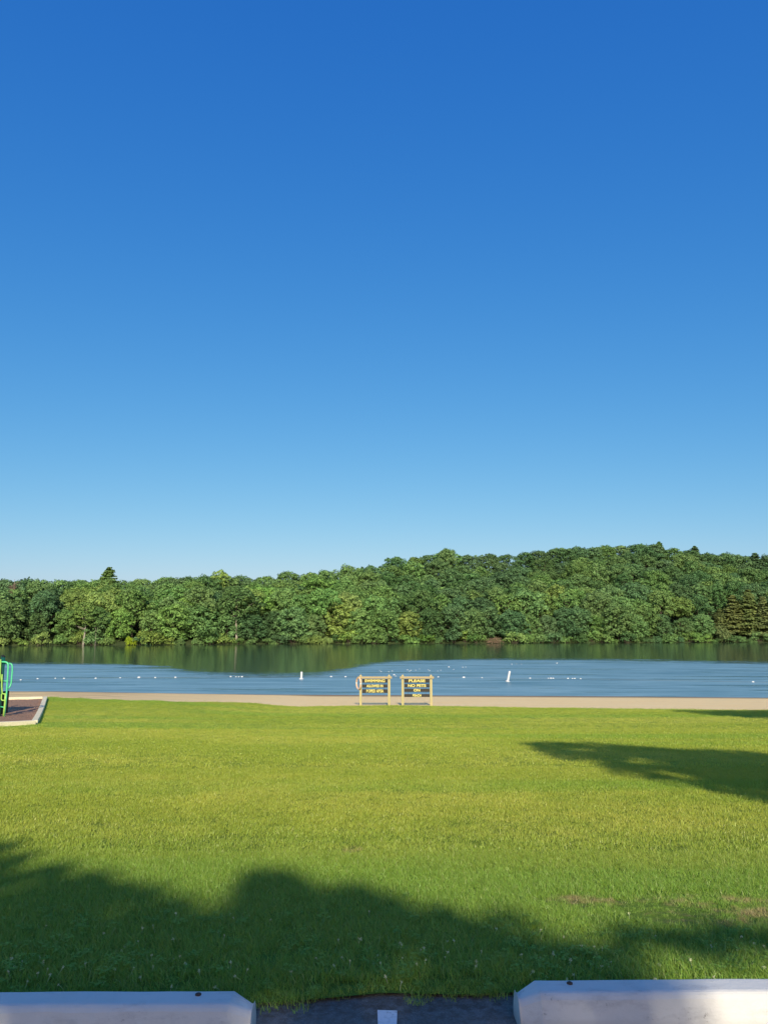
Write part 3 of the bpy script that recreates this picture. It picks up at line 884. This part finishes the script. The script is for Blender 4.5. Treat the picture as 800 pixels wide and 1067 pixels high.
# labels that single each one out
MARKS = [(-999, 'beyond the left picture edge'), (0, 'over the green play frame'), (40, 'left of the pale forked trunk'), (75, 'by the pale forked trunk'),
         (105, 'under the pointed pine'), (130, 'over the bright yellow-green shrub'), (160, 'well left of the long pale trunk'), (205, 'just left of the long pale trunk'), (235, 'by the long pale trunk'), (265, 'left of the upright buoy'),
         (300, 'over the upright buoy'), (330, 'left of the board signs'), (368, 'over the left board sign'), (410, 'over the right board sign'), (455, 'right of the board signs'),
         (495, 'over the tan brush heap'), (522, 'over the leaning buoy'), (550, 'just right of the leaning buoy'), (585, 'over the rightmost float cluster'), (620, 'left of the highest skyline'),
         (660, 'below the highest skyline'), (710, 'left of the brownish conifers'), (745, 'behind the brownish conifers'), (800, 'beyond the right picture edge')]
def mark(px):
    m = MARKS[0][1]
    for a, b in MARKS:
        if px >= a: m = b
    return m
ORD = ['leftmost', 'second from left', 'third from left', 'fourth from left', 'fifth from left', 'sixth from left', 'seventh from left', 'eighth from left', 'ninth from left', 'tenth from left']
cells = {}
for T in TREES:
    o = T['o']
    if 'label' in T:
        tag(o, T['label'], T['cat'], 'wooded far bank'); continue
    kindword = {'bank': 'tree', 'tall': 'tree', 'shrub': 'shrub'}[T['kind']]
    cells.setdefault((T['tint'], kindword, T['row'], mark(T['px'])), []).append(T)
for (tint, kw, row, mk), L_ in cells.items():
    L_.sort(key=lambda T: T['px'])
    for i, T in enumerate(L_):
        base = '%s %s %s, %s' % (tint, kw, row, mk)
        if len(L_) > 1:
            w = ('left one', 'right one')[i] if len(L_) == 2 else ORD[min(i, 9)]
            base = '%s, %s' % (base, w)
        tag(T['o'], base, 'shrub' if T['kind'] == 'shrub' else 'tree', 'shrubs along the far waterline' if T['kind'] == 'shrub' else 'trees on the wooded far bank')

# ------------------------------------------------------------------ shade trees on this side (behind and beside the camera)
def shade_tree(name, base, lobes, label, size=0.17, dens=170):
    """lobes: (ground px, ground py, height above ground of the clump, radius) - where each clump's shadow falls"""
    global NR
    cs, ns, ss, cc = [], [], [], []
    for (px, py, zc, r) in lobes:
        g = on_ground(px, py) if not isinstance(px, tuple) else Vector((px[0], px[1], z_lawn(*px)))
        t = (zc - g.z) / -SUND.z
        c = g - SUND * t
        cc.append((c, r))
        sz = min(size, r * .42)
        n = int(dens * r * r * (size / sz) ** 2) + 14
        a, b, s = lobe_cards((c.x - base[0], c.y - base[1], c.z - base[2]), r, .85, n, sz)
        cs.append(a); ns.append(b); ss.append(s)
    root = empty(name, base); tag(root, label, 'tree', 'shade trees on the near side')
    V, Q = cards(np.concatenate(cs), np.concatenate(ns), np.concatenate(ss), .6)
    cr = link('crown', np_mesh('crown', V, Q), M['leaf'], root); cr.color = (.07, .14, .03, 1)
    mb = MB()
    top = max(c.z for c, r in cc) - base[2]; mid = sum((c for c, r in cc), Vector()) / len(cc) - Vector(base)
    tr = [(0, 0, -.3), (mid.x * .1, mid.y * .1, top * .25), (mid.x * .6, mid.y * .6, top * .55), (mid.x, mid.y, top * .85)]
    mb.tube(tr, [.34, .26, .2, .06], 9)
    prev = None
    for c, r in cc:
        e = c - Vector(base)
        if r < .2:                       # small sprays hang on from their nearest neighbour by a twig
            q = min((k for k, r_ in cc if k is not c and (r_ > .2 or k is prev)), key=lambda k: (k - c).length) - Vector(base)
            mb.tube([q, e], [.014, .006], 4, False); prev = c
            continue
        b = Vector(tr[2]) if e.z > top * .5 else Vector(tr[1])
        mb.tube([b, b.lerp(e, .5) + Vector((0, 0, .3)), e], [.11, .07, .02], 6, False)
    mb.build('trunk', M['bark'], root)
    return root
SHADE = []
sh = lambda *a, **k: SHADE.append((a, k))
A_ = [(-3.75, 5.6, 6, .72), (-3.3, 5.5, 6, .45), (-4.6, 4.6, 6.4, .9), (-3.0, 4.8, 5.6, .55), (-2.4, 4.5, 5.8, .5), (-1.9, 4.45, 5.2, .48), (-1.3, 3.7, 5.6, .42), (-.80, 5.2, 6.4, .28), (-.58, 4.7, 6.2, .36), (-.30, 4.5, 6.2, .34), (0.04, 3.95, 5.6, .42),
      (.42, 3.7, 5.2, .42), (.78, 3.62, 5.8, .36), (.62, 2.8, 5.4, .50), (.97, 2.55, 5.4, .34), (1.12, 3.86, 5.5, .13), (-5.2, 3.2, 7, 1.2), (-3.2, 2.4, 6.6, 1.2), (-1.6, 2.0, 6.4, 1.1), (-.2, 1.6, 6.2, .95), (-3, -.5, 7.2, 1.4), (-1, -.6, 7.4, 1.3), (-4.6, .4, 7.6, 1.4),
      (-2.3, 3.1, 6.2, .7), (-1.0, 3.0, 6.2, .52), (-1.05, 3.85, 6.0, .46), (-.6, 3.7, 6.1, .45), (-1.75, 3.6, 5.9, .5), (-.2, 3.0, 6.0, .5), (-3.1, 5.9, 6.1, .18), (-2.0, 5.4, 5.6, .16), (-1.5, 5.0, 5.6, .16), (-.1, 5.0, 6, .14), (.7, 4.5, 5.6, .13),
      (1.30, 4.08, 5.0, 0.17), (1.47, 4.17, 5.0, 0.15), (1.64, 4.08, 4.9, 0.15), (1.81, 4.17, 4.9, 0.17), (1.98, 4.08, 4.9, 0.15), (2.15, 4.17, 4.8, 0.15), (2.32, 4.08, 4.8, 0.17), (2.49, 4.17, 4.8, 0.15), (2.66, 4.08, 4.8, 0.15)]  # unseen sprays added to throw the shadow strip beyond the right wheel stop
shade_tree('shade_tree', (-3.0, -12.5, 0), [((x, y), None, z, r) for x, y, z, r in A_], 'leafy tree behind the viewpoint that shades the grass beyond the left wheel stop')
B_ = [(4.0, 18.0, 9.2, .60), (4.9, 16.5, 9, 1.05), (3.9, 15.0, 8.6, .65), (3.6, 16.6, 8.8, .45), (5.3, 13.6, 8.4, 1.3), (4.5, 12.0, 7.8, .85), (5.0, 10.2, 7, .80), (6.1, 12.4, 8.4, 1.4), (6.4, 9.6, 7.6, 1.6), (7.6, 12.2, 8.2, 1.7), (5.9, 15.4, 9.4, .95), (6.6, 14.6, 9.2, 1.0), (8.4, 9.0, 7.6, 1.7)]
shade_tree('shade_tree', (7.0, -8.5, 0), [((x, y), None, z, r) for x, y, z, r in B_], 'leafy tree behind the viewpoint whose long shadow lies across the right half of the lawn', dens=260)
C_ = [(15.4, 38.6, 9.5, .8), (16.4, 36.6, 9, 1.4), (15.6, 33.8, 8.5, 1.2), (16.4, 31.6, 7.8, 1.4), (17.8, 37.6, 9.6, 1.4), (18.2, 34, 8.8, 1.9), (19.8, 38.0, 10, 1.3), (20.5, 35, 9, 2.0), (18.4, 30.4, 7.6, 1.9), (21.5, 31.5, 8, 2.2), (22.4, 37.4, 9.6, 1.6)]
shade_tree('shade_tree', (19.0, 14.0, z_lawn(19.0, 14.0)), [((x, y), None, z, r) for x, y, z, r in C_], 'leafy tree beyond the right edge of the picture that shades the lawn beside the beach', dens=260)

# ------------------------------------------------------------------ board signs
def text_mesh(s, size, width, name='lettering'):
    cu = bpy.data.curves.new('t', 'FONT'); cu.body = s; cu.size = size; cu.align_x = 'CENTER'; cu.align_y = 'CENTER'; cu.extrude = 0.006; cu.offset = 0.009
    o = bpy.data.objects.new('t', cu); COL.objects.link(o)
    bpy.context.view_layer.update()
    dg = bpy.context.evaluated_depsgraph_get()
    me = bpy.data.meshes.new_from_object(o.evaluated_get(dg)); me.name = name
    bpy.data.objects.remove(o)
    xs_ = [v.co.x for v in me.vertices]; w = max(xs_) - min(xs_)
    for v in me.vertices: v.co.x *= width / w
    return me

def board_sign(pxl, pxr, lines, label, base_py=735.0):
    g0, g1 = on_ground(pxl, base_py), on_ground(pxr, base_py)
    Y = (g0.y + g1.y) / 2 - 0.25; k = Y / math.cos(PITCH) / F * 1.0
    x0, x1 = (pxl - 400) * Y / F, (pxr - 400) * Y / F
    zg = z_lawn((x0 + x1) / 2, Y)
    zof = lambda py: (lambda d: CAM_H + d.z / d.y * Y)(ray((pxl + pxr) / 2, py))
    root = empty('board_sign', ((x0 + x1) / 2, Y, zg)); tag(root, label, 'sign', 'board signs at the edge of the beach')
    hw = (x1 - x0) / 2
    H = zof(704.6) - zg
    for sx_ in (-1, 1):
        mb = MB(); w = .075; h = H + .02
        x = sx_ * hw
        vs = [(x - w, -w, -.4), (x + w, -w, -.4), (x + w, w, -.4), (x - w, w, -.4), (x - w, -w, h), (x + w, -w, h), (x + w, w, h), (x - w, w, h), (x, 0, h + .10)]
        mb.add(vs, [(0, 1, 5, 4), (1, 2, 6, 5), (2, 3, 7, 6), (3, 0, 4, 7), (4, 5, 8), (5, 6, 8), (6, 7, 8), (7, 4, 8)])
        mb.build('post', M['post'], root, 0.008)
    mb = MB(); mb.box((0, -.0, H - .07), (2 * hw + .34, .085, .125)); 
    o = mb.build('top_rail', M['rail'], root, 0.008); o.location.y = -.117
    for (py0, py1, txt, frac) in lines:
        za, zb = zof(py1) - zg, zof(py0) - zg
        mb = MB(); mb.box((0, 0, 0), (2 * hw - .19, .045, (zb - za) * 1.0))
        b = mb.build('board', M['board'], root, 0.008); b.location = (0, -.02, (za + zb) / 2)
        t = link('lettering', text_mesh(txt, (zb - za) * 1.12, (2 * hw - .19) * frac), M['letter'], b)
        t.rotation_euler = (PI / 2, 0, 0); t.location = (0, -.0265, 0)
    # chains that carry the boards
    for sx_ in (-1, 1):
        mb = MB()
        top = H - .13; bot = zof(lines[-1][0]) - zg
        n = int((top - bot) / .05)
        for i in range(n):
            z = top - (i + .5) * (top - bot) / n
            mb.tube([(sx_ * hw * .62, .012 + .02, z + .03), (sx_ * hw * .62, .012 + .02, z - .03)], .006, 5)
        mb.build('hanger_chain', M['steel'], root)
    return root, x0, Y, zg, zof
sg, lx, lY, lz, lzof = board_sign(376.3, 405.2, [(707.6, 711.3, 'SWIMMING', .80), (713.2, 716.4, 'ALLOWED IN', .66), (718.2, 722.0, 'ROPED AREA', .68)],
    'left wooden board sign, three dark boards with yellow letters, ring hung on its left post')
board_sign(419.0, 447.8, [(707.6, 711.2, 'PLEASE', .66), (712.8, 716.2, 'NO PETS', .72), (717.6, 720.9, 'ON', .26), (723.2, 726.2, 'BEACH', .34)],
    'right wooden board sign, four dark boards with yellow letters between two pointed posts')
# life ring hung edge-on at the left post of the left sign
root = empty('life_ring', (lx - .125, lY - .02, lzof(712.0))); tag(root, 'pale tan life ring hanging edge-on from the left post of the left sign', 'life ring')
def torus(Rr, r, a0, a1, n=28):
    mb = MB()
    mb.tube([(0, Rr * math.cos(a0 + (a1 - a0) * i / n), Rr * math.sin(a0 + (a1 - a0) * i / n)) for i in range(n + 1)], r, 10)
    return mb
root.rotation_euler = (0, 0, math.radians(24))
for q in range(4): torus(.34, .055, q * PI / 2 + .16, (q + 1) * PI / 2 - .16, 10).build('ring_segment', M['ring'], root)
for q in range(4): torus(.34, .058, q * PI / 2 - .158, q * PI / 2 + .158, 5).build('band', M['orange'] if q == 1 else M['buoy'], root)
mb = MB(); mb.tube([(.0, 0, .34), (.03, .0, .44), (.06, 0, .47)], .012, 6); mb.build('hanging_cord', M['rope'], root)

# ------------------------------------------------------------------ mulch bed, timbers, climbing frame
n = 24
vs, fs = [], []
for i in range(n + 1):
    for j in range(n + 1):
        u, v = i / n, j / n
        p = BED[0].lerp(BED[1], u).lerp(BED[3].lerp(BED[2], u), v)
        vs.append((p.x, p.y, z_lawn(p.x, p.y) + .025 + .015 * math.sin(p.x * 5) * math.sin(p.y * 4.3)))
for i in range(n):
    for j in range(n):
        fs.append((i * (n + 1) + j, (i + 1) * (n + 1) + j, (i + 1) * (n + 1) + j + 1, i * (n + 1) + j + 1))
mb = MB(); mb.add(vs, fs, True)
tag(mb.build('play_bed', M['mulch']), kind='structure')
def timber(a, b, label):
    nseg = max(1, round((b - a).length / 2.4))
    mb = MB(); root = empty('bed_border', tuple(a.lerp(b, .5))); tag(root, label, 'border', 'pale borders of the mulch bed')
    for i in range(nseg):
        p, q = a.lerp(b, i / nseg), a.lerp(b, (i + 1) / nseg)
        p.z, q.z = z_lawn(p.x, p.y), z_lawn(q.x, q.y)
        d = (q - p); m = (p + q) / 2
        rot = d.to_track_quat('X', 'Z').to_matrix()
        bb = MB(); bb.box((0, 0, 0), (d.length - .012, .20, .24), rot)
        o = bb.build('timber', M['timber'], root, .012); o.location = Vector((m.x, m.y, m.z + .02)) - root.location
timber(BED[0], BED[1], 'pale timber border along the near side of the brown mulch bed')
timber(BED[1] + (BED[2] - BED[1]).normalized() * .12, BED[2], 'pale timber border along the right side of the brown mulch bed')
timber(BED[2] + (BED[3] - BED[2]).normalized() * .12, BED[3], 'pale timber border along the far side of the mulch bed next to the sand')

g = on_ground(5, 747.0)
zb_ = z_lawn(g.x, g.y) + .02
kx = g.y / F                                    # metres per pixel across at the frame
root = empty('climbing_frame', (g.x, g.y, zb_)); tag(root, 'green steel play frame with looped climbing rails on the brown mulch at the left edge', 'play frame')
X = lambda px, py=747: (px - .0773 * (747 - py) - 5) * kx
Z = lambda py: (747 - py) * kx * math.cos(PITCH * .6)
def smooth_tube(pts, r, n=6):
    out = []
    P = [Vector(p) for p in pts]
    for i in range(len(P)):
        if 0 < i < len(P) - 1:
            a, b, c = P[i - 1], P[i], P[i + 1]
            q = min(.16, (a - b).length * .45, (c - b).length * .45)
            s, e = b + (a - b).normalized() * q, b + (c - b).normalized() * q
            for k in range(n + 1):
                t = k / n; out.append(s * (1 - t) ** 2 + b * 2 * t * (1 - t) + e * t * t)
        else: out.append(P[i])
    mb = MB(); mb.tube(out, r, 8); return mb
# corner posts with caps, deck, back panel
for (x, y) in [(X(-1.6), .1), (X(-32), .1), (X(-17), 1.25), (X(-47), 1.25)]:
    mb = MB(); mb.tube([(x, y, -.3), (x, y, Z(688))], .062, 14); p = mb.build('post', M['dgreen'], root)
    mb = MB(); mb.tube([(x, y, Z(688)), (x, y, Z(688) + .03), (x, y, Z(688) + .05)], [.068, .066, .03], 14); mb.build('cap', M['dark'], p)
mb = MB(); mb.box(((X(-17) + X(-32)) / 2, .675, 1.0), (X(-17) - X(-32) + .1, 1.2, .06)); mb.build('deck', M['dark'], root, .01)
mb = MB(); mb.box(((X(-17) + X(-47)) / 2, 1.25, 1.5), (X(-17) - X(-47) - .14, .04, .85)); mb.build('back_panel', M['dgreen'], root, .01)
mb = MB(); mb.box((X(-3.2), .12, 1.02), (.16, .05, 1.9)); mb.build('side_panel', M['dgreen'], root, .01)
mb = MB()
mb.box((X(-1.6), .45, .5), (.10, .5, .9)); mb.build('step_block', M['dark'], root, .02)
# two arched rails reaching out and down to the mulch
smooth_tube([(X(0.4, 692.6), -.02, Z(692.6)), (X(9.6, 692.6), -.04, Z(692.6)), (X(9.0, 706), -.05, Z(706)), (X(7.8, 724), -.05, Z(724)), (X(6.6, 735), -.05, Z(735)), (X(5.2), -.05, -.1)], .034).build('climbing_rail', M['lgreen'], root)
smooth_tube([(X(-1, 694), .16, Z(694)), (X(11.2, 694.5), .16, Z(694.5)), (X(11.2, 702), .15, Z(702)), (X(10.2, 716), .12, Z(716)), (X(8.4, 720), .02, Z(720))], .030).build('climbing_rail', M['lgreen'], root)
smooth_tube([(X(1.4, 690), -.06, Z(690)), (X(1.2, 704), -.07, Z(704)), (X(1.0, 712), -.07, Z(712))], .05).build('grab_bar', M['ygreen'], root)
smooth_tube([(X(3.4, 705), -.06, Z(705)), (X(3.0, 716), -.06, Z(716)), (X(3.6, 724.4), -.06, Z(724.4)), (X(2.8, 725), -.06, Z(725)), (X(2.6, 731), -.06, Z(731)), (X(6.6, 731), -.06, Z(731)), (X(7.2, 724.8), -.06, Z(724.8)), (X(3.6, 724.4), -.06, Z(724.4))], .026).build('foot_loop', M['ygreen'], root)
smooth_tube([(X(7.0, 724), -.07, Z(724)), (X(6.4, 735), -.075, Z(735)), (X(5.0, 746.5), -.075, Z(746.5))], .036).build('lower_rail', M['ygreen'], root)
for py in (712, 738):
    pz = Z(py); xr = X(float(np.interp(py, [706, 724, 747], [9.0, 7.8, 5.2])), py)
    mb = MB(); mb.tube([(xr, -.05, pz), (xr - .30, .1, pz + .02)], .022, 8); mb.build('rung', M['lgreen'], root)

# ------------------------------------------------------------------ buoys, rope and floats
def marker_buoy(px, py_w, h, lean, label):
    p = on_plane(px, py_w)
    root = empty('marker_buoy', (p.x, p.y, WATER_Z - .05)); tag(root, label, 'buoy', 'upright marker buoys by the swimming line')
    root.rotation_euler = (lean[0], lean[1], .3)
    r = .115
    mb = MB(); mb.lathe([(r * .8, -.3), (r, -.26), (r, h * .92), (r * .9, h * .97), (r * .45, h)], 18); mb.build('tube', M['buoy'], root)
    mb = MB(); mb.lathe([(r, .0), (r * 2.1, .02), (r * 2.2, .07), (r * 2.0, .12), (r, .13)], 20); mb.build('float_collar', M['buoy'], root)
    for z in (h * .52, h * .84):
        mb = MB(); mb.lathe([(r + .002, z - .022), (r + .0035, z - .02), (r + .0035, z + .02), (r + .002, z + .022)], 18); mb.build('band', M['buoy'], root)
marker_buoy(528.6, 710.2, 1.13, (0, .24), 'leaning white tube buoy in the lake right of the board signs')
marker_buoy(314.0, 707.6, .82, (0, .02), 'short upright white tube buoy in the lake left of the board signs')

LINE = [(22, 708.6), (39.5, 707.5), (58, 707.0), (67, 707.2), (100, 707.0), (125.5, 706.5), (145, 706.2), (162, 706.2), (183, 706), (240.5, 705.2), (246, 705.4), (249, 705.4), (252.3, 705.4),
        (345, 705.3), (360, 705.4), (456.5, 705.6), (483, 706.2), (502, 706.4), (552, 706.9), (571, 707), (573.6, 707), (576, 707), (591.4, 707.2), (596, 707.2), (598.5, 707.2), (604.6, 707.5), (784, 710.8)]
def float_mesh():
    mb = MB(); mb.lathe([(.02, -.17), (.075, -.15), (.105, -.08), (.11, 0), (.105, .08), (.075, .15), (.02, .17)], 14)
    me = mb.mesh('float'); me.materials.append(M['buoy']); me.transform(Matrix.Rotation(PI / 2, 4, 'Y')); return me
FM = float_mesh()
def lake_float(px, py, label, group, s=1.0):
    p = on_plane(px, py)
    o = bpy.data.objects.new('float', FM); COL.objects.link(o)
    o.location = (p.x, p.y, WATER_Z + .03 * s); o.scale = (s, s, s); o.rotation_euler = (0, 0, R.uniform(-.2, .2))
    tag(o, label, 'float', group)
nm = ['first', 'second', 'third', 'fourth', 'fifth', 'sixth', 'seventh', 'eighth', 'ninth']
G1 = 'floats along the swimming line'
for i, (px, py) in enumerate(LINE):
    if px < 200: lb = 'white float on the left stretch of swimming line, %s from the play frame' % nm[i]
    elif px < 260: lb = '%s float from left in the row of four left of the upright buoy' % nm[i - 9]
    elif px < 370: lb = 'white float between upright buoy and left sign, %s one' % ('left' if px < 350 else 'right')
    elif px < 510: lb = 'white float between right sign and leaning buoy, %s from left' % nm[i - 15]
    elif px < 620: lb = 'white float on the line right of the leaning buoy, %s from left' % nm[i - 18]
    else: lb = 'single white float on the line near the right edge of the lake'
    lake_float(px, py, lb, G1, R.uniform(.5, .8) * (1.2 if i in (3, 6, 16, 20) else 1))
# small white specks farther out, built with the float mesh
for (px, py) in [(395.5, 698.6), (397, 699.8), (405, 700), (408.5, 699.3), (424.5, 698.2), (426.5, 699.4), (428, 698.6), (433, 698.4), (437, 697.3), (446, 698), (447.5, 699), (456, 699.3), (459, 698.5), (410.5, 703.4), (412.2, 704.6),
                 (467.5, 695.2), (472.5, 697.6), (482, 695.4), (485, 695.2), (533, 692.2), (538, 692), (543, 692.2), (580, 691.2)]:
    lake_float(px, py, 'tiny white speck on the lake beyond the signs and buoys', 'loose white specks', R.uniform(.3, .5) if (px, py) not in ((467.5, 695.2), (580, 691.2), (410.5, 703.4)) else .7)
mb = MB(); P = [on_plane(px, py) for px, py in [(-60, 709.5)] + LINE + [(860, 711.5)]]
out = []
for a, b in zip(P[:-1], P[1:]):
    m = max(1, int((b - a).length / 1.2))
    for i in range(m):
        q = a.lerp(b, i / m); out.append((q.x, q.y + .05 * math.sin(q.x * 1.7), WATER_Z + .012 + .008 * math.sin(q.x * 2.3)))
mb.tube(out, .010, 6)
tag(mb.build('swimming_line', M['rope']), 'thin grey rope strung with white floats across the lake by the beach', 'rope')

# ------------------------------------------------------------------ light, sky, camera
sun = bpy.data.lights.new('sun', 'SUN'); sun.energy = 4.9; sun.angle = math.radians(.9); sun.color = (1.0, .90, .72)
so = bpy.data.objects.new('sun', sun); COL.objects.link(so)
so.rotation_euler = SUND.to_track_quat('-Z', 'Y').to_euler()
w = bpy.data.worlds.new('World'); scene.world = w; w.use_nodes = True
nt = w.node_tree; nt.nodes.clear()
sky = nt.nodes.new('ShaderNodeTexSky'); sky.sky_type = 'NISHITA'; sky.sun_disc = False
sky.sun_elevation = SUN_EL; sky.sun_rotation = math.atan2(-SUND.x, -SUND.y)
sky.altitude = 200; sky.air_density = 1.0; sky.dust_density = 1.1; sky.ozone_density = 2.0
bg = nt.nodes.new('ShaderNodeBackground'); wo = nt.nodes.new('ShaderNodeOutputWorld')
bg.inputs['Strength'].default_value = 0.10
# deepen the blue overhead: one power curve per channel on the sky's radiance
sep = nt.nodes.new('ShaderNodeSeparateColor'); com = nt.nodes.new('ShaderNodeCombineColor')
nt.links.new(sky.outputs[0], sep.inputs[0])
for ch, (g_, a_) in enumerate([(1.57, 1.20), (.88, .925), (.38, .93)]):
    m0 = nt.nodes.new('ShaderNodeMath'); m0.operation = 'MINIMUM'; m0.inputs[1].default_value = 12.0
    m1 = nt.nodes.new('ShaderNodeMath'); m1.operation = 'POWER'; m1.inputs[1].default_value = g_
    m2 = nt.nodes.new('ShaderNodeMath'); m2.operation = 'MULTIPLY'; m2.inputs[1].default_value = a_ * 0.1 ** (g_ - 1)
    nt.links.new(sep.outputs[ch], m0.inputs[0]); nt.links.new(m0.outputs[0], m1.inputs[0]); nt.links.new(m1.outputs[0], m2.inputs[0]); nt.links.new(m2.outputs[0], com.inputs[ch])
nt.links.new(com.outputs[0], bg.inputs[0]); nt.links.new(bg.outputs[0], wo.inputs[0])
cd = bpy.data.cameras.new('camera'); co = bpy.data.objects.new('camera', cd); COL.objects.link(co)
cd.sensor_fit = 'VERTICAL'; cd.sensor_height = 36; cd.lens = F / 1067 * 36; cd.clip_end = 8000; cd.clip_start = .05
co.location = (0, 0, CAM_H); co.rotation_euler = (PI / 2 + PITCH, 0, 0)
scene.camera = co
scene.view_settings.view_transform = 'Standard'; scene.view_settings.look = 'None'; scene.view_settings.exposure = 0; scene.view_settings.gamma = 1
scene.cycles.max_bounces = 6; scene.cycles.use_denoising = True
